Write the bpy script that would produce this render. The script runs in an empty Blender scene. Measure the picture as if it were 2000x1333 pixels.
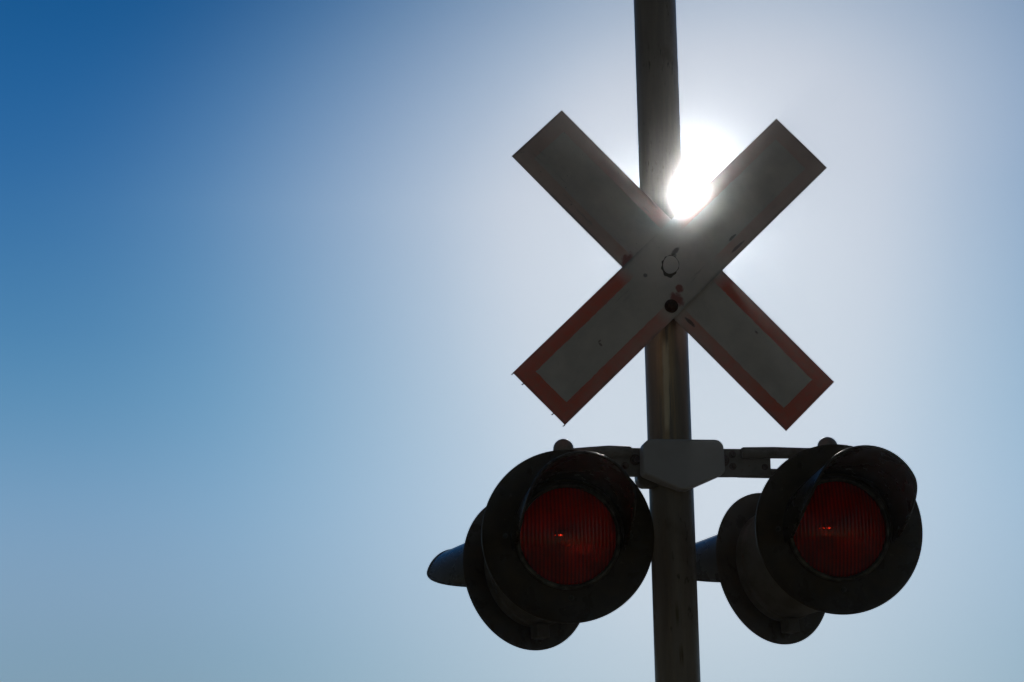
import bpy, bmesh, math, random
from mathutils import Vector, Matrix
random.seed(7)
scene = bpy.context.scene
col = scene.collection

# ---------------------------------------------------------------- camera
PITCH, ROLL, FOCAL_PX = 0.2342, -0.0158, 3954.7
CAM_H = 1.6
cam_d = bpy.data.cameras.new('camera')
cam = bpy.data.objects.new('camera', cam_d)
col.objects.link(cam)
R0 = Vector((1, 0, 0)); U0 = Vector((0, -math.sin(PITCH), math.cos(PITCH))); F0 = Vector((0, math.cos(PITCH), math.sin(PITCH)))
cr, sr = math.cos(ROLL), math.sin(ROLL)
RX = R0*cr + U0*sr; UY = U0*cr - R0*sr
m = Matrix((RX, UY, -F0)).transposed().to_4x4()
m.translation = (0, 0, CAM_H)
cam.matrix_world = m
cam_d.sensor_width = 36.0
cam_d.lens = 36.0*FOCAL_PX/2000.0
cam_d.clip_start = 0.05
cam_d.clip_end = 5000
scene.camera = cam

# ---------------------------------------------------------------- sun + sky
SUN_EL, SUN_AZ = math.radians(17.22), math.radians(5.265)      # azimuth from +Y towards +X
SUN_DIR = Vector((math.sin(SUN_AZ)*math.cos(SUN_EL), math.cos(SUN_AZ)*math.cos(SUN_EL), math.sin(SUN_EL)))
sl = bpy.data.lights.new('sun', 'SUN'); sl.energy = 3.0; sl.angle = math.radians(0.53); sl.color = (1.0, 0.96, 0.90)
so = bpy.data.objects.new('sun', sl); col.objects.link(so)
so.rotation_euler = SUN_DIR.to_track_quat('Z', 'Y').to_euler()
so.location = SUN_DIR*50

w = bpy.data.worlds.new('World'); scene.world = w; w.use_nodes = True
nt = w.node_tree; nt.nodes.clear()
def wn(t, **k):
    n = nt.nodes.new(t)
    for a, b in k.items(): setattr(n, a, b)
    return n
sky = wn('ShaderNodeTexSky', sky_type='NISHITA', sun_disc=False, sun_elevation=SUN_EL, sun_rotation=SUN_AZ,
         altitude=200.0, air_density=1.0, dust_density=1.0, ozone_density=3.0)
bg = wn('ShaderNodeBackground'); out = wn('ShaderNodeOutputWorld')
bg.inputs['Strength'].default_value = 0.1
SKY_K = 40.0          # = 1 / (background strength * 2**exposure)
def sm(op, a, b=None, c=None, clamp=False):
    x = wn('ShaderNodeMath', operation=op, use_clamp=clamp)
    for v, i in ((a, 0), (b, 1), (c, 2)):
        if v is None: continue
        if isinstance(v, (int, float)): x.inputs[i].default_value = v
        else: nt.links.new(v, x.inputs[i])
    return x.outputs[0]
def sramp(v, lo, hi, stops, ease='LINEAR'):
    mr = wn('ShaderNodeMapRange'); nt.links.new(v, mr.inputs[0]); mr.inputs[1].default_value = lo; mr.inputs[2].default_value = hi
    r = wn('ShaderNodeValToRGB'); r.color_ramp.interpolation = ease
    e = r.color_ramp.elements
    while len(e) < len(stops): e.new(0.5)
    for k, (p, c) in enumerate(stops):
        e[k].position = (p-lo)/(hi-lo)
        e[k].color = (*c, 1) if isinstance(c, tuple) else (c, c, c, 1)
    nt.links.new(mr.outputs[0], r.inputs[0])
    return r.outputs[0]
def smix(f, a, b, mode='MIX'):
    x = wn('ShaderNodeMix', data_type='RGBA', blend_type=mode)
    for v, i in ((f, 0), (a, 6), (b, 7)):
        if isinstance(v, tuple): x.inputs[i].default_value = (*v, 1)
        elif isinstance(v, (int, float)): x.inputs[i].default_value = v
        else: nt.links.new(v, x.inputs[i])
    return x.outputs[2]
def lin(r, g, b): return tuple((c/255/12.92 if c < 10.3 else ((c/255+0.055)/1.055)**2.4) for c in (r, g, b))
tcw = wn('ShaderNodeTexCoord'); sep = wn('ShaderNodeSeparateXYZ'); nt.links.new(tcw.outputs['Generated'], sep.inputs[0])
el = sm('ARCSINE', sep.outputs[2])
az = sm('SUBTRACT', sm('ARCTAN2', sep.outputs[0], sep.outputs[1]), SUN_AZ)
d_az = sm('MULTIPLY', az, sm('COSINE', el))
d_az = sm('ADD', sm('MULTIPLY', sm('MAXIMUM', d_az, 0.0), 0.97), sm('MINIMUM', d_az, 0.0))
d_el = sm('SUBTRACT', el, SUN_EL)
d_el = sm('ADD', sm('MULTIPLY', sm('MAXIMUM', d_el, 0.0), 1.25), sm('MULTIPLY', sm('MINIMUM', d_el, 0.0), 0.55))   # the glow reaches further down, into the thicker air
cross = sm('MULTIPLY', sm('MULTIPLY', sm('ADD', sm('MAXIMUM', sm('MULTIPLY', d_az, -1.0), 0.0), sm('MULTIPLY', sm('MAXIMUM', d_az, 0.0), -0.55)), sm('MAXIMUM', d_el, 0.0)), 0.7)
dd = sm('SQRT', sm('ADD', sm('ADD', sm('MULTIPLY', d_az, d_az), sm('MULTIPLY', d_el, d_el)), cross))
deg = math.radians
clear = sramp(el, deg(0), deg(40), [(deg(0), lin(142, 164, 178)), (deg(4), lin(124, 158, 180)), (deg(6), lin(131, 161, 187)), (deg(8.5), lin(122, 160, 193)),
    (deg(11), lin(96, 146, 184)), (deg(13.5), lin(76, 132, 176)), (deg(17), lin(52, 110, 164)), (deg(20), lin(36, 98, 156)), (deg(23), lin(22, 86, 142)), (deg(32), lin(20, 78, 134))], 'B_SPLINE')
px = 1.0/FOCAL_PX
glow = sramp(dd, 0, 1500*px, [(0, 0.46), (90*px, 0.50), (190*px, 0.61), (290*px, 0.645), (390*px, 0.60), (500*px, 0.485), (650*px, 0.335), (800*px, 0.215), (950*px, 0.115), (1120*px, 0.028), (1300*px, 0.0)], 'B_SPLINE')
glowc = sramp(dd, 0, 1150*px, [(0, (0.88, 0.89, 0.88)), (350*px, (0.85, 0.88, 0.91)), (720*px, (0.72, 0.87, 0.97)), (1000*px, (0.56, 0.83, 1.0))])
near = smix(glow, clear, glowc)
near = smix(1.0, near, (SKY_K, SKY_K, SKY_K), 'MULTIPLY')
far_f = sramp(dd, deg(24), deg(60), [(deg(24), 0.0), (deg(60), 1.0)], 'EASE')
skyc = smix(far_f, near, smix(1.0, sky.outputs[0], (1.10, 0.82, 0.60), 'MULTIPLY'))
cosang = wn('ShaderNodeVectorMath', operation='DOT_PRODUCT'); nt.links.new(tcw.outputs['Generated'], cosang.inputs[0]); cosang.inputs[1].default_value = SUN_DIR
disc = sm('GREATER_THAN', cosang.outputs['Value'], math.cos(math.radians(0.265)))
skyc = smix(disc, skyc, (2000.0, 1900.0, 1750.0))
nt.links.new(skyc, bg.inputs['Color'])
nt.links.new(bg.outputs[0], out.inputs['Surface'])

scene.view_settings.view_transform = 'Standard'
scene.view_settings.look = 'None'
scene.view_settings.exposure = -2.0
scene.view_settings.gamma = 1.0
scene.cycles.max_bounces = 10
scene.cycles.volume_bounces = 0
scene.cycles.sample_clamp_indirect = 4.0

# ---------------------------------------------------------------- helpers
def tag(o, label, cat, group=None, kind=None):
    o['label'] = label; o['category'] = cat
    if group: o['group'] = group
    if kind: o['kind'] = kind
    return o
def empty(name, M):
    o = bpy.data.objects.new(name, None); col.objects.link(o)
    o.empty_display_size = 0.1
    o.matrix_world = M
    return o
def obj(name, bm, mat, parent=None, smooth=True, bevel=0.0, auto=40):
    bmesh.ops.recalc_face_normals(bm, faces=bm.faces[:])
    me = bpy.data.meshes.new(name); bm.to_mesh(me); bm.free()
    me.materials.append(mat)
    for p in me.polygons: p.use_smooth = smooth
    if smooth:
        try: me.set_sharp_from_angle(angle=math.radians(auto))
        except Exception: pass
    o = bpy.data.objects.new(name, me); col.objects.link(o)
    if parent: o.parent = parent
    if bevel:
        b = o.modifiers.new('bevel', 'BEVEL'); b.width = bevel; b.segments = 3; b.limit_method = 'ANGLE'; b.angle_limit = math.radians(35)
    return o
def lathe(bm, prof, seg=96, axis='Y', origin=(0, 0, 0), closed=False):
    """prof: list of (radius, distance along axis)"""
    rings = []
    for r, d in prof:
        ring = []
        if r < 1e-6:
            ring = [bm.verts.new(place(axis, 0, 0, d, origin))]
        else:
            for i in range(seg):
                a = 2*math.pi*i/seg
                ring.append(bm.verts.new(place(axis, r*math.cos(a), r*math.sin(a), d, origin)))
        rings.append(ring)
    pairs = list(zip(rings, rings[1:]))
    if closed: pairs.append((rings[-1], rings[0]))
    for A, B in pairs:
        if len(A) == 1 and len(B) == 1: continue
        n = max(len(A), len(B))
        for i in range(n):
            j = (i+1) % n
            if len(A) == 1: bm.faces.new((A[0], B[i], B[j]))
            elif len(B) == 1: bm.faces.new((A[i], A[j], B[0]))
            else: bm.faces.new((A[i], A[j], B[j], B[i]))
def place(axis, u, v, d, o):
    if axis == 'Y': p = (u, d, v)
    elif axis == 'Z': p = (u, v, d)
    else: p = (d, u, v)
    return (p[0]+o[0], p[1]+o[1], p[2]+o[2])
def tube(bm, pts, r, seg=20, caps=True):
    pts = [Vector(p) for p in pts]
    rs = r if isinstance(r, (list, tuple)) else [r]*len(pts)
    rings = []
    for i, p in enumerate(pts):
        t = (pts[min(i+1, len(pts)-1)]-pts[max(i-1, 0)]).normalized()
        up = Vector((0, 0, 1)) if abs(t.z) < 0.9 else Vector((0, 1, 0))
        x = t.cross(up).normalized(); y = x.cross(t).normalized()
        rings.append([bm.verts.new(p + (x*math.cos(2*math.pi*k/seg) + y*math.sin(2*math.pi*k/seg))*rs[i]) for k in range(seg)])
    for A, B in zip(rings, rings[1:]):
        for k in range(seg):
            bm.faces.new((A[k], A[(k+1) % seg], B[(k+1) % seg], B[k]))
    if caps:
        bm.faces.new(rings[0][::-1]); bm.faces.new(rings[-1])
def box(bm, x0, x1, y0, y1, z0, z1):
    v = [bm.verts.new((x, y, z)) for x in (x0, x1) for y in (y0, y1) for z in (z0, z1)]
    for f in ((0, 1, 3, 2), (4, 6, 7, 5), (0, 4, 5, 1), (2, 3, 7, 6), (0, 2, 6, 4), (1, 5, 7, 3)):
        bm.faces.new([v[i] for i in f])
def prism(bm, outline, y0, y1):
    """outline in x,z extruded along y"""
    a = [bm.verts.new((x, y0, z)) for x, z in outline]; b = [bm.verts.new((x, y1, z)) for x, z in outline]
    n = len(outline)
    bm.faces.new(a); bm.faces.new(b[::-1])
    for i in range(n): bm.faces.new((a[i], b[i], b[(i+1) % n], a[(i+1) % n]))
def round_poly(pts, radii, seg=7):
    out_ = []
    n = len(pts)
    for i, (p, r) in enumerate(zip(pts, radii)):
        p = Vector(p); a = (Vector(pts[i-1])-p).normalized(); b = (Vector(pts[(i+1) % n])-p).normalized()
        if r <= 0: out_.append(tuple(p)); continue
        half = a.angle(b)/2; d = r/math.tan(half)
        s, e = p+a*d, p+b*d
        c = p+(a+b).normalized()*(r/math.sin(half))
        a0 = math.atan2(s.y-c.y, s.x-c.x); a1 = math.atan2(e.y-c.y, e.x-c.x)
        da = (a1-a0+math.pi) % (2*math.pi)-math.pi
        for k in range(seg+1):
            t = a0+da*k/seg; out_.append((c.x+r*math.cos(t), c.y+r*math.sin(t)))
    return out_
def bolt(bm, x, y, z, r, h, washer=True):
    """hex bolt head on a face looking to -Y at depth y"""
    if washer: lathe(bm, [(0, y), (r*1.45, y), (r*1.45, y-h*0.22), (0, y-h*0.22)], 24, 'Y', (x, 0, z))
    y2 = y-(h*0.22 if washer else 0)
    a0 = random.random()
    ring = lambda rr, yy: [bm.verts.new((x+rr*math.cos(a0+k*math.pi/3), yy, z+rr*math.sin(a0+k*math.pi/3))) for k in range(6)]
    A, B, C_ = ring(r, y2), ring(r, y2-h*0.7), ring(r*0.82, y2-h)
    for P, Q in ((A, B), (B, C_)):
        for k in range(6): bm.faces.new((P[k], P[(k+1) % 6], Q[(k+1) % 6], Q[k]))
    bm.faces.new(C_); bm.faces.new(A[::-1])

# ---------------------------------------------------------------- materials
class NB:
    def __init__(s, name):
        s.m = bpy.data.materials.new(name); s.m.use_nodes = True
        s.t = s.m.node_tree; s.b = s.t.nodes['Principled BSDF']; s.out = s.t.nodes['Material Output']
        s.tc = s.n('ShaderNodeTexCoord')
    def n(s, t, **k):
        x = s.t.nodes.new(t)
        for a, b in k.items(): setattr(x, a, b)
        return x
    def l(s, a, b): s.t.links.new(a, b)
    def val(s, x, sock):
        if hasattr(x, 'is_linked') or isinstance(x, bpy.types.NodeSocket): s.l(x, sock)
        else: sock.default_value = x
    def math(s, op, a, b=None, c=None, clamp=False):
        x = s.n('ShaderNodeMath', operation=op, use_clamp=clamp)
        s.val(a, x.inputs[0])
        if b is not None: s.val(b, x.inputs[1])
        if c is not None: s.val(c, x.inputs[2])
        return x.outputs[0]
    def noise(s, scale, detail=6, stretch=None, rough=0.6, coord='Object', offs=(0, 0, 0)):
        mp = s.n('ShaderNodeMapping'); s.l(s.tc.outputs[coord], mp.inputs[0])
        if stretch: mp.inputs['Scale'].default_value = stretch
        mp.inputs['Location'].default_value = offs
        x = s.n('ShaderNodeTexNoise'); s.l(mp.outputs[0], x.inputs['Vector'])
        x.inputs['Scale'].default_value = scale; x.inputs['Detail'].default_value = detail; x.inputs['Roughness'].default_value = rough
        return x.outputs[0]
    def step(s, v, lo, hi):
        x = s.n('ShaderNodeMapRange', interpolation_type='SMOOTHSTEP')
        s.val(v, x.inputs[0]); x.inputs[1].default_value = lo; x.inputs[2].default_value = hi
        return x.outputs[0]
    def mix(s, f, a, b):
        x = s.n('ShaderNodeMix', data_type='RGBA')
        s.val(f, x.inputs[0])
        for v, i in ((a, 6), (b, 7)):
            if isinstance(v, tuple): x.inputs[i].default_value = (*v, 1)
            else: s.l(v, x.inputs[i])
        return x.outputs[2]
    def bump(s, h, strength=0.3, dist=0.002):
        x = s.n('ShaderNodeBump'); x.inputs['Strength'].default_value = strength; x.inputs['Distance'].default_value = dist
        s.l(h, x.inputs['Height']); s.l(x.outputs[0], s.b.inputs['Normal'])
    def fin(s, color=None, rough=None, metal=None):
        if color is not None:
            if isinstance(color, tuple): s.b.inputs['Base Color'].default_value = (*color, 1)
            else: s.l(color, s.b.inputs['Base Color'])
        if rough is not None: s.val(rough, s.b.inputs['Roughness'])
        if metal is not None: s.val(metal, s.b.inputs['Metallic'])
        return s.m

def mat_paint(name, base, worn, rust, rough=0.45, amount=0.55, scale=9.0, metal=0.0):
    b = NB(name)
    n1 = b.noise(scale, 8); n2 = b.noise(scale*6, 6, offs=(3, 1, 2)); n3 = b.noise(scale*2.2, 8, offs=(9, 4, 7))
    c = b.mix(b.step(n1, 0.38, 0.68), base, worn)
    spots = b.math('MULTIPLY', b.step(n2, 0.60, 0.70), b.step(n3, amount, amount+0.12))
    c = b.mix(spots, c, rust)
    r = b.math('MULTIPLY_ADD', n1, 0.35, rough-0.17)
    b.bump(n2, 0.12, 0.001)
    return b.fin(c, r, metal)

M_black = mat_paint('black_enamel', (0.052, 0.035, 0.015), (0.070, 0.048, 0.020), (0.13, 0.11, 0.075), 0.30, 0.50, 11)
M_black.node_tree.nodes['Principled BSDF'].inputs['Specular IOR Level'].default_value = 0.22
M_hood = mat_paint('hood_paint', (0.040, 0.030, 0.016), (0.055, 0.042, 0.022), (0.10, 0.07, 0.04), 0.27)
M_housing = mat_paint('housing_paint', (0.17, 0.155, 0.125), (0.105, 0.092, 0.06), (0.12, 0.05, 0.025), 0.5, 0.5)
M_bezel = mat_paint('bezel_paint', (0.05, 0.047, 0.03), (0.16, 0.15, 0.11), (0.4, 0.38, 0.3), 0.45, 0.5, 26)
M_alu = mat_paint('aluminium_paint', (0.53, 0.515, 0.51), (0.46, 0.44, 0.43), (0.30, 0.2, 0.12), 0.5, 0.62, 5)
M_arm = mat_paint('arm_paint', (0.20, 0.175, 0.14), (0.13, 0.105, 0.075), (0.14, 0.06, 0.025), 0.42, 0.45, 14, 0.1)
M_bolt = mat_paint('rusty_bolt', (0.07, 0.042, 0.03), (0.12, 0.055, 0.03), (0.14, 0.05, 0.02), 0.6, 0.4, 60, 0.3)
M_cap = mat_paint('sheet_white', (0.82, 0.74, 0.66), (0.66, 0.615, 0.57), (0.5, 0.48, 0.45), 0.4, 0.62, 5)
M_concrete = mat_paint('concrete', (0.33, 0.32, 0.30), (0.25, 0.24, 0.22), (0.2, 0.18, 0.15), 0.85, 0.5, 5)
M_rubber = NB('dark_grime').fin((0.10, 0.08, 0.055), 0.8)

def mat_pole():
    b = NB('weathered_steel')
    streak = b.noise(11, 8, stretch=(5.0, 5.0, 0.45)); fine = b.noise(90, 5, stretch=(1.0, 1.0, 0.25)); blot = b.noise(5, 6, offs=(2, 5, 1))
    c = b.mix(b.step(streak, 0.30, 0.82), (0.23, 0.185, 0.135), (0.32, 0.255, 0.175))
    c = b.mix(b.math('MULTIPLY', b.step(fine, 0.58, 0.70), b.step(blot, 0.50, 0.62)), c, (0.07, 0.045, 0.02))
    c = b.mix(b.math('MULTIPLY', b.step(blot, 0.58, 0.75), 0.6), c, (0.14, 0.09, 0.05))
    # two rust runs down the face of the lower pole, and the bare scuffed streak under the sign
    sx = b.n('ShaderNodeSeparateXYZ'); b.l(b.tc.outputs['Object'], sx.inputs[0])
    X, Y, Z = sx.outputs
    wob = b.math('MULTIPLY_ADD', b.noise(14, 5, stretch=(.01, .01, 1)), 0.008, -0.004)
    front = b.math('LESS_THAN', Y, 0.0)
    fine2 = b.noise(70, 5, stretch=(1.0, 1.0, 0.06), offs=(4, 4, 4))
    def run(xc, z0, z1, wd, colr, k):
        nonlocal c
        dx = b.math('ABSOLUTE', b.math('SUBTRACT', b.math('ADD', X, wob), xc))
        mk = b.math('SUBTRACT', 1.0, b.step(dx, wd*0.4, wd))
        zz = b.math('MULTIPLY', b.step(Z, z0, z0+0.04), b.math('SUBTRACT', 1.0, b.step(Z, z1-0.04, z1)))
        mk = b.math('MULTIPLY', b.math('MULTIPLY', mk, zz), front)
        mk = b.math('MULTIPLY', mk, b.math('MULTIPLY', b.step(fine2, 0.36, 0.60), k))
        c = b.mix(mk, c, colr)
    run(-0.006, 2.17, 2.27, 0.011, (0.10, 0.07, 0.012), 1.0)
    run(-0.001, 2.05, 2.14, 0.008, (0.11, 0.065, 0.012), 1.0)
    run(-0.016, 2.62, 3.16, 0.036, (0.56, 0.40, 0.21), 0.9)
    run(-0.018, 2.78, 3.10, 0.013, (0.85, 0.70, 0.45), 1.0)
    r = b.math('MULTIPLY_ADD', streak, 0.3, 0.28)
    b.bump(fine, 0.15, 0.001)
    return b.fin(c, r, 0.25)
M_pole = mat_pole()

BL, BW, BORD = 1.2302, 0.2296, 0.055
def mat_blade(name, base_s, glare_slope, edge_k, stain, seed):
    """white retro sheet with an unevenly faded red border, also paled up the blade for veiling glare; local x along the blade, local z across it"""
    b = NB(name)
    sx = b.n('ShaderNodeSeparateXYZ'); b.l(b.tc.outputs['Object'], sx.inputs[0])
    X, Y, Z = sx.outputs
    n = b.noise(6, 7, offs=(seed, 2, 3)); nf = b.noise(40, 6, offs=(seed, 7, 1)); nl = b.noise(3.2, 4, offs=(1, seed, 5))
    wob = b.math('MULTIPLY_ADD', nf, 0.009, -0.0045)
    ax = b.math('ADD', b.math('ABSOLUTE', X), wob); az = b.math('ADD', b.math('ABSOLUTE', Z), wob)
    mb = b.math('MAXIMUM', b.step(ax, BL/2-BORD-0.001, BL/2-BORD+0.001), b.step(az, BW/2-BORD*0.86-0.001, BW/2-BORD*0.86+0.001))
    st = b.math('MULTIPLY_ADD', X, glare_slope, base_s)                      # red thinned towards the upper end, imitating veiling glare
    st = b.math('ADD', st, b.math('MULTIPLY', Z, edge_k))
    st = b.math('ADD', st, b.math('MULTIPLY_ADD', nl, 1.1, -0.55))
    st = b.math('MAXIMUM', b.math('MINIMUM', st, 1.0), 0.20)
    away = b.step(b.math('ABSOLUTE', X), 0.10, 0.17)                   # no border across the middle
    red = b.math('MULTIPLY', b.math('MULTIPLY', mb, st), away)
    white = b.mix(b.step(n, 0.35, 0.7), (0.83, 0.75, 0.67), (0.66, 0.60, 0.54))
    redc = b.mix(b.step(nf, 0.3, 0.75), (0.92, 0.165, 0.085), (0.80, 0.21, 0.12))
    c = b.mix(red, white, redc)
    # grime along the cut edges and scattered specks
    edge = b.math('MAXIMUM', b.step(ax, BL/2-0.012, BL/2+0.001), b.step(az, BW/2-0.012, BW/2+0.001))
    c = b.mix(b.math('MULTIPLY', edge, b.math('MULTIPLY', b.step(n, 0.35, 0.65), 0.55)), c, (0.10, 0.08, 0.07))
    sp = b.math('MULTIPLY', b.step(b.noise(55, 2, offs=(seed, 3, 9)), 0.705, 0.745), b.step(nl, 0.45, 0.6))
    c = b.mix(b.math('MULTIPLY', sp, 0.6), c, (0.12, 0.10, 0.09))
    scr = b.math('MULTIPLY', b.step(b.noise(30, 4, stretch=(0.25, 1, 2.2), offs=(seed, 8, 4)), 0.60, 0.68), b.step(n, 0.5, 0.62))
    c = b.mix(b.math('MULTIPLY', scr, 0.35), c, (0.28, 0.26, 0.24))
    for (px, pz, rad, kx, kz, colr, k) in stain:
        dx = b.math('MULTIPLY', b.math('SUBTRACT', X, px), kx); dz = b.math('MULTIPLY', b.math('SUBTRACT', Z, pz), kz)
        d = b.math('SQRT', b.math('ADD', b.math('MULTIPLY', dx, dx), b.math('MULTIPLY', dz, dz)))
        d = b.math('ADD', d, b.math('MULTIPLY_ADD', nf, rad*1.6, -rad*0.8))
        c = b.mix(b.math('MULTIPLY', b.math('SUBTRACT', 1.0, b.step(d, rad*0.55, rad)), k), c, colr)
    b.bump(nl, 0.10, 0.004)
    return b.fin(c, b.math('MULTIPLY_ADD', n, 0.2, 0.34))

M_hood.node_tree.nodes['Principled BSDF'].inputs['Specular IOR Level'].default_value = 0.35
def mat_lens():
    b = NB('red_lens_glass')
    wv = b.n('ShaderNodeTexWave', wave_type='BANDS', bands_direction='X', wave_profile='SIN')
    b.l(b.tc.outputs['Object'], wv.inputs['Vector']); wv.inputs['Scale'].default_value = 27.0; wv.inputs['Distortion'].default_value = 0.0
    b.bump(wv.outputs['Fac'], 0.55, 0.003)
    b.b.inputs['Transmission Weight'].default_value = 0.9
    b.b.inputs['IOR'].default_value = 1.5
    dirt = b.noise(9, 7)
    c = b.mix(b.step(dirt, 0.40, 0.66), (0.95, 0.026, 0.006), (0.55, 0.030, 0.008))
    c = b.mix(b.math('MULTIPLY', b.step(wv.outputs['Fac'], 0.35, 0.95), 0.5), c, (0.22, 0.010, 0.002))
    return b.fin(c, 0.06)
M_lens = mat_lens()
M_mirror = NB('reflector_silver').fin((0.80, 0.78, 0.74), 0.34, 1.0)
b_ = NB('bulb_glass'); b_.b.inputs['Transmission Weight'].default_value = 1.0; b_.b.inputs['IOR'].default_value = 1.1
M_bulb = b_.fin((0.95, 0.93, 0.9), 0.0)

fb_ = NB('glint_glow'); fb_.b.inputs['Emission Color'].default_value = (1, 0.75, 0.5, 1); fb_.b.inputs['Emission Strength'].default_value = 90.0  # emission added to imitate the glint reflected off the lens
M_glint = fb_.fin((0.3, 0.3, 0.3), 0.4)

# ---------------------------------------------------------------- ground
def mat_ground():
    b = NB('gravel_ground')
    n = b.noise(0.5, 8); f = b.noise(40, 6)
    c = b.mix(b.step(n, 0.35, 0.65), (0.34, 0.26, 0.165), (0.42, 0.325, 0.21))
    c = b.mix(b.math('MULTIPLY', f, 0.4), c, (0.16, 0.125, 0.085))
    b.bump(f, 0.6, 0.02)
    return b.fin(c, 0.95)
bm = bmesh.new()
N = 24
gv = [[bm.verts.new((-200+400*i/N, -200+400*j/N, 0.0)) for j in range(N+1)] for i in range(N+1)]
for i in range(N):
    for j in range(N): bm.faces.new((gv[i][j], gv[i+1][j], gv[i+1][j+1], gv[i][j+1]))
g = obj('ground', bm, mat_ground(), smooth=False); g['kind'] = 'structure'

# ---------------------------------------------------------------- the mast
PX, PY, YAW = 0.4942, 6.3135, 0.1337
MAST = Matrix.Translation((PX, PY, 0)) @ Matrix.Rotation(YAW, 4, 'Z')      # local x along the crossarm, -y towards the road user
mast = tag(empty('signal_mast', MAST), 'tall weathered steel pole with a clamped crossarm, running from top to bottom', 'pole')
bm = bmesh.new()
lathe(bm, [(0, 0.32), (0.07, 0.32), (0.07, 4.78), (0.064, 4.8), (0, 4.8)], 64, 'Z')
obj('pole', bm, M_pole, mast)
bm = bmesh.new(); lathe(bm, [(0, 4.795), (0.076, 4.795), (0.076, 4.835), (0.05, 4.86), (0, 4.87)], 48, 'Z'); obj('pole_cap', bm, M_arm, mast)
bm = bmesh.new()
lathe(bm, [(0, 0.25), (0.19, 0.25), (0.19, 0.30), (0.11, 0.34), (0.095, 0.5), (0.0715, 0.52), (0, 0.52)], 48, 'Z')
obj('base_casting', bm, M_arm, mast)
bm = bmesh.new(); box(bm, -0.35, 0.35, -0.35, 0.35, -0.3, 0.25); obj('foundation', bm, M_concrete, mast, False, 0.015)

# clamp box in front of the pole
bm = bmesh.new()
prism(bm, round_poly([(-0.108, 2.757), (0.146, 2.757), (0.149, 2.652), (0.030, 2.600), (0.005, 2.600), (-0.111, 2.648)], [0.028, 0.028, 0.018, 0.012, 0.012, 0.018]), -0.118, -0.052)
bx = obj('clamp_box', bm, M_alu, mast, True, 0.006, 30)
bm = bmesh.new()
prism(bm, round_poly([(-0.098, 2.745), (0.13, 2.745), (0.13, 2.66), (0.04, 2.608), (-0.098, 2.655)], [0.02]*5), 0.052, 0.10)
obj('rear_clamp', bm, M_arm, mast, True, 0.005, 30)
# side plates with their bolts, either side of the clamp
for sgn, x0, x1, z0, z1 in ((1, 0.125, 0.313, 2.653, 2.741), (-1, -0.285, -0.09, 2.653, 2.741)):
    bm = bmesh.new()
    prism(bm, round_poly([(x0, z0), (x1, z0+(0.002 if sgn > 0 else 0)), (x1, z1-0.03 if sgn > 0 else z1), (x1-0.05, z1), (x0, z1)], [0.004, 0.005, 0.004, 0.02, 0.004]) if sgn > 0
          else round_poly([(x0, z0), (x1, z0), (x1, z1), (x0, z1)], [0.004]*4), -0.046, -0.018)
    pl = obj('side_plate', bm, M_arm, mast, True, 0.002, 30)
    for bx_, bz_, br in ([(0.160, 2.703, 0.013), (0.190, 2.722, 0.008), (0.190, 2.684, 0.008), (0.293, 2.683, 0.007)] if sgn > 0 else
                         [(-0.122, 2.703, 0.012), (-0.155, 2.722, 0.008), (-0.155, 2.684, 0.008)]):
        bm = bmesh.new(); bolt(bm, bx_, -0.046, bz_, br, br*1.1); obj('bolt', bm, M_bolt, pl, True, 0, 25)
bm = bmesh.new(); prism(bm, round_poly([(-0.125, 2.655), (-0.05, 2.655), (-0.05, 2.618), (-0.105, 2.618)], [0.012, 0.003, 0.003, 0.02]), -0.05, -0.0)
obj('conduit_lug', bm, M_arm, mast, True, 0.003, 30)
# crossarm pipes, two per side, and the domed pivot post at each end
DOMES = {-1: (-0.341, 2.776), 1: (0.514, 2.790)}
for sgn in (-1, 1):
    dx, dz = DOMES[sgn]
    xs = 0.215 if sgn > 0 else -0.135
    rt = 0.0185
    tube(bm := bmesh.new(), [(xs, -0.060, 2.7245), (xs+sgn*0.006, -0.060, 2.7250), (xs+(dx-xs)*0.35, -0.058, 2.727), (xs+(dx-xs)*0.7, -0.030, 2.731 if sgn > 0 else 2.727), (dx, 0, 2.738 if sgn > 0 else 2.728)], [rt*0.75, rt, rt, rt*0.95, rt*0.85], 28)
    obj('crossarm_pipe', bm, M_arm, mast)
    tube(bm := bmesh.new(), [(xs, 0.0, 2.672), (dx, 0.0, 2.668)], 0.0155, 24)
    obj('crossarm_pipe', bm, M_arm, mast)
    bm = bmesh.new()
    R = 0.0325
    prof = [(0, dz-0.34), (0.024, dz-0.34), (0.026, dz-0.12), (R, dz-0.11), (R, dz-R)]
    prof += [(R*math.cos(t*math.pi/16), dz-R+R*math.sin(t*math.pi/16)) for t in range(1, 8)] + [(0, dz)]
    lathe(bm, prof, 40, 'Z', (dx, 0, 0))
    obj('pivot_post', bm, M_arm, mast)

# ---------------------------------------------------------------- the crossbuck sign
SYAW, STILT = 0.1337, 0.0045
SC = Vector((0.5152, 6.2093, 1.7102+CAM_H))
ex = Vector((math.cos(SYAW), math.sin(SYAW), 0)); ez = Vector((math.sin(SYAW)*math.sin(STILT), -math.cos(SYAW)*math.sin(STILT), math.cos(STILT)))
nn = ex.cross(ez)
SIGN = Matrix((ex, -nn, ez)).transposed().to_4x4(); SIGN.translation = SC
sign = tag(empty('crossbuck_sign', SIGN), 'white X shaped crossing sign with faded red borders, bolted to the pole', 'road sign')
RED_ST = (0.36, 0.05, 0.03); RUST = (0.16, 0.05, 0.03); GR = (0.13, 0.10, 0.08)
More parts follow.
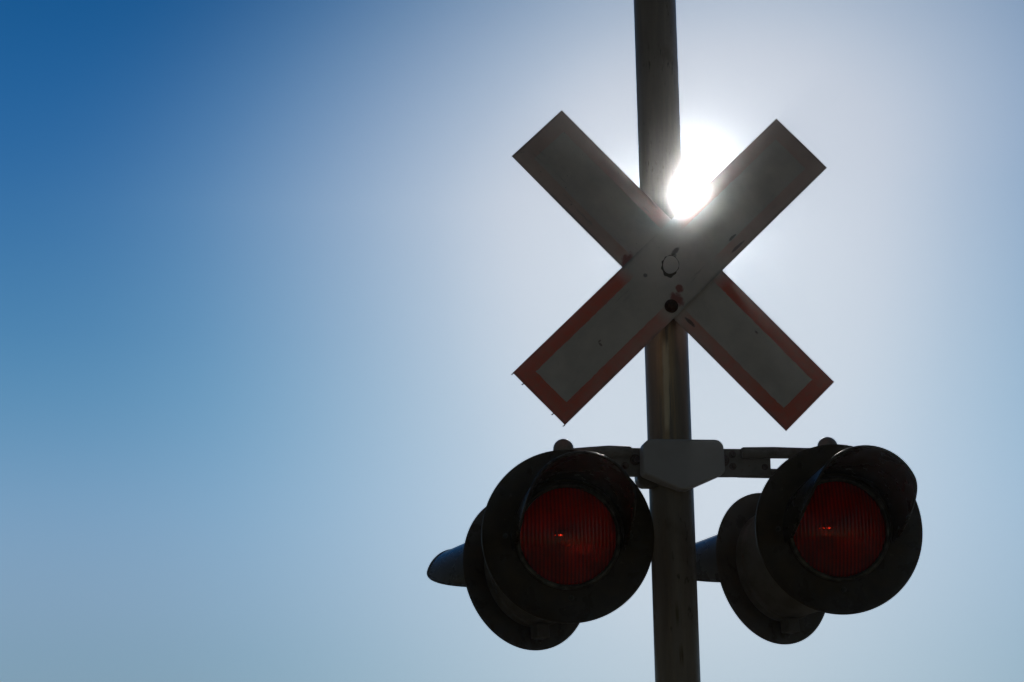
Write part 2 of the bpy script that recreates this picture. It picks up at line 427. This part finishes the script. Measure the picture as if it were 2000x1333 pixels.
# stains given in the front blade's own x,z (x runs up-right, z runs up-left)
st_front = [(-0.065, -0.078, 0.022, 1.0, 0.7, RED_ST, 0.8), (-0.035, -0.060, 0.012, 0.8, 0.8, RED_ST, 0.8),
            (-0.085, 0.045, 0.010, 1, 1.2, GR, 0.7), (0.045, 0.034, 0.012, 0.5, 1.4, GR, 0.75), (0.028, 0.026, 0.010, 0.8, 1.0, GR, 0.6),
            (-0.35, -0.012, 0.006, 1.3, 0.6, RUST, 0.6), (-0.345, -0.003, 0.004, 0.6, 1.3, RUST, 0.6), (0.21, -0.062, 0.008, 0.4, 1.6, GR, 0.7), (0.205, -0.095, 0.012, 0.35, 2.2, GR, 0.7)]
st_rear = [(-0.105, -0.09, 0.04, 1.0, 1.0, RED_ST, 0.7), (0.33, 0.048, 0.006, 0.7, 1.2, RUST, 0.6), (0.16, -0.085, 0.013, 0.5, 2.0, GR, 0.8)]
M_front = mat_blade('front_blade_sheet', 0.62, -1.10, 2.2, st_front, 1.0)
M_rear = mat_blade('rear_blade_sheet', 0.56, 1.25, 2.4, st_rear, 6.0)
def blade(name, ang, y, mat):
    bm = bmesh.new()
    # thin sheet, cut into a grid so that a slight bow can be given to it
    nx, nz, th = 40, 6, 0.003
    def P(i, k, s):
        x = BL*(i/nx-0.5); z = BW*(k/nz-0.5)
        bow = 0.004*math.sin(3.1*x+1.0)*(abs(x)/0.6)**2 + 0.0012*math.sin(9*x+z*20)*(abs(x)/0.6)
        return (x, bow+s*th/2, z)
    F_ = [[bm.verts.new(P(i, k, -1)) for k in range(nz+1)] for i in range(nx+1)]
    B_ = [[bm.verts.new(P(i, k, 1)) for k in range(nz+1)] for i in range(nx+1)]
    for i in range(nx):
        for k in range(nz):
            bm.faces.new((F_[i][k], F_[i+1][k], F_[i+1][k+1], F_[i][k+1])); bm.faces.new((B_[i][k], B_[i][k+1], B_[i+1][k+1], B_[i+1][k]))
        bm.faces.new((F_[i][0], B_[i][0], B_[i+1][0], F_[i+1][0])); bm.faces.new((F_[i][nz], F_[i+1][nz], B_[i+1][nz], B_[i][nz]))
    for k in range(nz):
        bm.faces.new((F_[0][k], F_[0][k+1], B_[0][k+1], B_[0][k])); bm.faces.new((F_[nx][k], B_[nx][k], B_[nx][k+1], F_[nx][k+1]))
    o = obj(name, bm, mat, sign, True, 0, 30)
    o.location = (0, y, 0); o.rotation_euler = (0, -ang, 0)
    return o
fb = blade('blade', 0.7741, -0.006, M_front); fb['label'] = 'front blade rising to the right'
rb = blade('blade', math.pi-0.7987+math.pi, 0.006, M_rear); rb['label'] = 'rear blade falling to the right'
def on_front(x, z):                       # sign x,z -> front blade x,z
    c_, s_ = math.cos(0.7741), math.sin(0.7741)
    return (x*c_+z*s_, -x*s_+z*c_)
# fixings
def sp(px_a, z): return (px_a-0.021-0.003, z-(SC.z))
bxz = sp(0.0125, 3.184); pxz = sp(0.0155, 3.320)
bm = bmesh.new(); bolt(bm, bxz[0], -0.009, bxz[1], 0.0150, 0.014); obj('bolt', bm, M_bolt, sign, True, 0, 25)
def oval(a, g=0.0):
    r_ = 1+0.05*math.sin(2*a+0.6)+0.03*math.sin(3*a+2)
    return (pxz[0]+(0.0245*r_+g)*math.cos(a), pxz[1]+(0.030*r_+g)*math.sin(a))
bm = bmesh.new()
prism(bm, [oval(2*math.pi*k/48) for k in range(48)], -0.0092, -0.0076)
hc = obj('hole_cap', bm, M_cap, sign, True, 0.0005, 30)
bm = bmesh.new()                         # rusty dirt that has gathered in the joint round the cap, thickest below
segs = 72
verts = []
for k in range(segs):
    a = 2*math.pi*k/segs
    wdt = 0.0006 + 0.0100*max(0.0, -math.sin(a+0.1))**4 + 0.0040*max(0.0, -math.cos(a-0.35))**1.5 + 0.0022*math.sin(5*a)**4 + 0.0007*math.sin(11*a+1)
    (x0, z0), (x1, z1) = oval(a, 0.0002), oval(a, 0.0004+max(0.0002, wdt))
    verts.append((bm.verts.new((x0, -0.0083, z0)), bm.verts.new((x1, -0.0079, z1))))
for k in range(segs):
    A, B = verts[k], verts[(k+1) % segs]
    bm.faces.new((A[0], B[0], B[1], A[1]))
obj('dirt_ring', bm, M_rubber, hc)
# little wire burrs left on the lower left end of the front blade
for t in (-0.5, -0.28, 0.30, 0.5):
    bm = bmesh.new()
    tube(bm, [(-BL/2+0.004, 0.0, t*BW*0.985), (-BL/2-0.0035, -0.001, t*BW*0.985-0.001), (-BL/2-0.0065, 0.001, t*BW*0.985+0.001)], [0.002, 0.0018, 0.0012], 8)
    obj('burr', bm, M_bolt, fb)
bm = bmesh.new(); box(bm, -0.05, 0.05, 0.0105, 0.034, -0.16, -0.09); obj('pole_saddle', bm, M_arm, sign, True, 0.004)

# ---------------------------------------------------------------- signal lamps
DISC_R, LENS_R = 0.2600, 0.1455
def make_lamp(name, M, label, group, length, lift, length_h):
    """local -y is the way the lamp shines; the disc's plane is y=0; length = depth of the housing behind it"""
    root = tag(empty(name, M), label, 'signal light', group)
    # housing: drum behind the disc
    bm = bmesh.new()
    lathe(bm, [(0.150, 0.004), (0.188, 0.004), (0.188, 0.030), (0.180, 0.034), (0.178, length*0.60), (0.165, length*0.8), (0.12, length*0.95), (0, length)], 72)
    hs = obj('housing', bm, M_housing, root)
    bm = bmesh.new(); lathe(bm, [(0, -0.03), (0.020, -0.03), (0.020, 0.006), (0.014, 0.016), (0, 0.018)], 28, 'X', (0.172, length*0.55, -0.035)); obj('side_knob', bm, M_housing, hs)
    bm = bmesh.new(); box(bm, -0.026, 0.026, 0.010, 0.050, -0.228, -0.182); obj('latch', bm, M_housing, hs, True, 0.004)
    bm = bmesh.new(); bolt(bm, -0.010, 0.010, -0.205, 0.006, 0.006); obj('latch_screw', bm, M_bolt, hs, True, 0, 25)
    # backing disc, slightly dished with a rolled rim
    bm = bmesh.new()
    pr = [(0.149, -0.004), (0.165, -0.0045), (0.21, -0.008), (0.252, -0.014), (DISC_R-0.003, -0.0165), (DISC_R, -0.0145), (DISC_R, -0.0115),
          (DISC_R-0.004, -0.010), (0.252, -0.0095), (0.21, -0.0035), (0.165, 0.0), (0.149, 0.0005)]
    lathe(bm, pr, 128, closed=True)
    disc = obj('backing_disc', bm, M_black, root)
    for a, rr in ((180, 0.188), (0, 0.188), (-88, 0.184)):
        bm = bmesh.new(); bolt(bm, rr*math.cos(math.radians(a)), -0.0062, rr*math.sin(math.radians(a)), 0.0062, 0.008); obj('disc_screw', bm, M_bezel, disc, True, 0, 25)
    # bezel
    bm = bmesh.new()
    prof = [(0.1535+0.0075*math.cos(t), -0.012+0.009*math.sin(t)) for t in [2*math.pi*k/14 for k in range(14)]]
    lathe(bm, prof, 96, closed=True)
    bz = obj('bezel', bm, M_bezel, root)
    for a in (-128, -58, 62, 118):
        bm = bmesh.new(); bolt(bm, 0.1545*math.cos(math.radians(a)), -0.0205, 0.1545*math.sin(math.radians(a)), 0.0048, 0.005, False); obj('bezel_clip', bm, M_bezel, bz, True, 0, 25)
    # lens
    bm = bmesh.new()
    sag, n = 0.026, 16
    front = [(LENS_R*k/n, -0.012-sag*(1-(k/n)**2)) for k in range(n+1)]
    back = [(LENS_R*k/n, -0.008-(sag-0.002)*(1-(k/n)**2)) for k in range(n, -1, -1)]
    lathe(bm, front+back, 96)
    lens = obj('lens', bm, M_lens, root)
    bm = bmesh.new()
    fr = [(LENS_R*1.0*k/20, 0.130-0.126*(k/20)**2) for k in range(21)]
    bk = [(LENS_R*1.0*k/20+0.001, 0.133-0.126*(k/20)**2) for k in range(20, -1, -1)]; bk[-1] = (0, 0.133)
    lathe(bm, fr+bk, 72)
    obj('reflector', bm, M_mirror, lens)
    bm = bmesh.new()
    lathe(bm, [(0, 0.056)]+[(0.021*math.sin(t*math.pi/12), 0.078-0.022*math.cos(t*math.pi/12)) for t in range(1, 9)]+[(0.011, 0.100), (0.011, 0.126), (0, 0.126)], 32, 'Y', (-0.008, 0, 0.010))
    obj('bulb', bm, M_bulb, lens)
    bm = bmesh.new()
    tube(bm, [(-0.012+0.004*k/60, 0.074+0.0013*math.cos(k*0.9), 0.013+0.0013*math.sin(k*0.9)) for k in range(61)], 0.0006, 6)  # small glowing coil, added in place of a reflected glint
    obj('glint_emitter', bm, M_glint, lens)
    # hood: long at the top, cut back along both sides, open below
    bm = bmesh.new()
    nphi, ns = 64, 24
    phi0 = math.radians(104)
    def hl(phi):
        a = abs(phi)/phi0
        return length_h*(1-0.05*a*a) if a < 0.60 else length_h*(0.982*(1-0.78*(((a-0.60)/0.40)**2.0)))
    grid = {}
    for side in (0, 1):
        th = 0.0 if side == 0 else 0.0022
        for i in range(nphi+1):
            ph = -phi0+2*phi0*i/nphi
            L_ = hl(ph)
            for j in range(ns+1):
                s_ = j/ns*L_
                k_ = s_/length_h
                rx = 0.171-0.017*k_+th; rz = 0.171-0.017*k_+th
                dz_ = lift*k_
                grid[side, i, j] = bm.verts.new((rx*math.sin(ph), -0.006-s_, rz*math.cos(ph)+dz_))
    for i in range(nphi):
        for j in range(ns):
            bm.faces.new((grid[0, i, j], grid[0, i+1, j], grid[0, i+1, j+1], grid[0, i, j+1]))
            bm.faces.new((grid[1, i, j], grid[1, i, j+1], grid[1, i+1, j+1], grid[1, i+1, j]))
        for j in (0, ns):
            bm.faces.new((grid[0, i, j], grid[1, i, j], grid[1, i+1, j], grid[0, i+1, j]))
    for i in (0, nphi):
        for j in range(ns):
            bm.faces.new((grid[0, i, j], grid[0, i, j+1], grid[1, i, j+1], grid[1, i, j]))
    rim = [(grid[0, i, ns].co+grid[1, i, ns].co)/2 for i in range(nphi+1)]
    tube(bm, rim, 0.0045, 12)
    obj('hood', bm, M_hood, root)
    return root
def lamp_matrix(a, off, z, azim, down):
    """a, off: position in the mast's frame (off towards the road user); azim: heading of the beam, degrees from -Y towards +X"""
    p = MAST @ Vector((a, -off, z))
    t = math.radians(azim)
    return Matrix.Translation(p) @ Matrix.Rotation(t, 4, 'Z') @ Matrix.Rotation(math.radians(down), 4, 'X')
GR_F = 'red crossing lamps on the crossarm'
make_lamp('signal_lamp', lamp_matrix(-0.374, 0.25, 2.433, 6.5, 0.5), 'left front red signal lamp facing the viewer, its black round backing overlapping the pole edge', GR_F, 0.20, 0.040, 0.335)
make_lamp('signal_lamp', lamp_matrix(0.459, 0.25, 2.457, 6.5, 0.5), 'right front red signal lamp facing the viewer, hood tip reaching past its black disc', GR_F, 0.20, 0.040, 0.335)
make_lamp('signal_lamp', lamp_matrix(-0.392, -0.45, 2.413, 180+37, 6), 'left rear signal lamp turned away, its hood poking out into the open sky at left', GR_F, 0.33, 0.006, 0.385)
make_lamp('signal_lamp', lamp_matrix(0.449, -0.45, 2.429, 180+37, 6), 'right rear signal lamp turned away, its hood passing behind the pole', GR_F, 0.33, 0.006, 0.385)

# ---------------------------------------------------------------- thin haze
HAZE_D, HAZE_G = 0.0028, 0.9915
if HAZE_D > 0:
    bm = bmesh.new(); box(bm, -215, 215, -215, 215, -1.3, 4.95)
    hm = bpy.data.materials.new('haze_air'); hm.use_nodes = True
    t = hm.node_tree; t.nodes.clear()
    o_ = t.nodes.new('ShaderNodeOutputMaterial'); v_ = t.nodes.new('ShaderNodeVolumePrincipled')
    v_.inputs['Color'].default_value = (0.95, 0.97, 1.0, 1); v_.inputs['Density'].default_value = HAZE_D; v_.inputs['Anisotropy'].default_value = HAZE_G
    t.links.new(v_.outputs[0], o_.inputs['Volume'])
    hz = obj('haze', bm, hm, smooth=False); hz['kind'] = 'stuff'
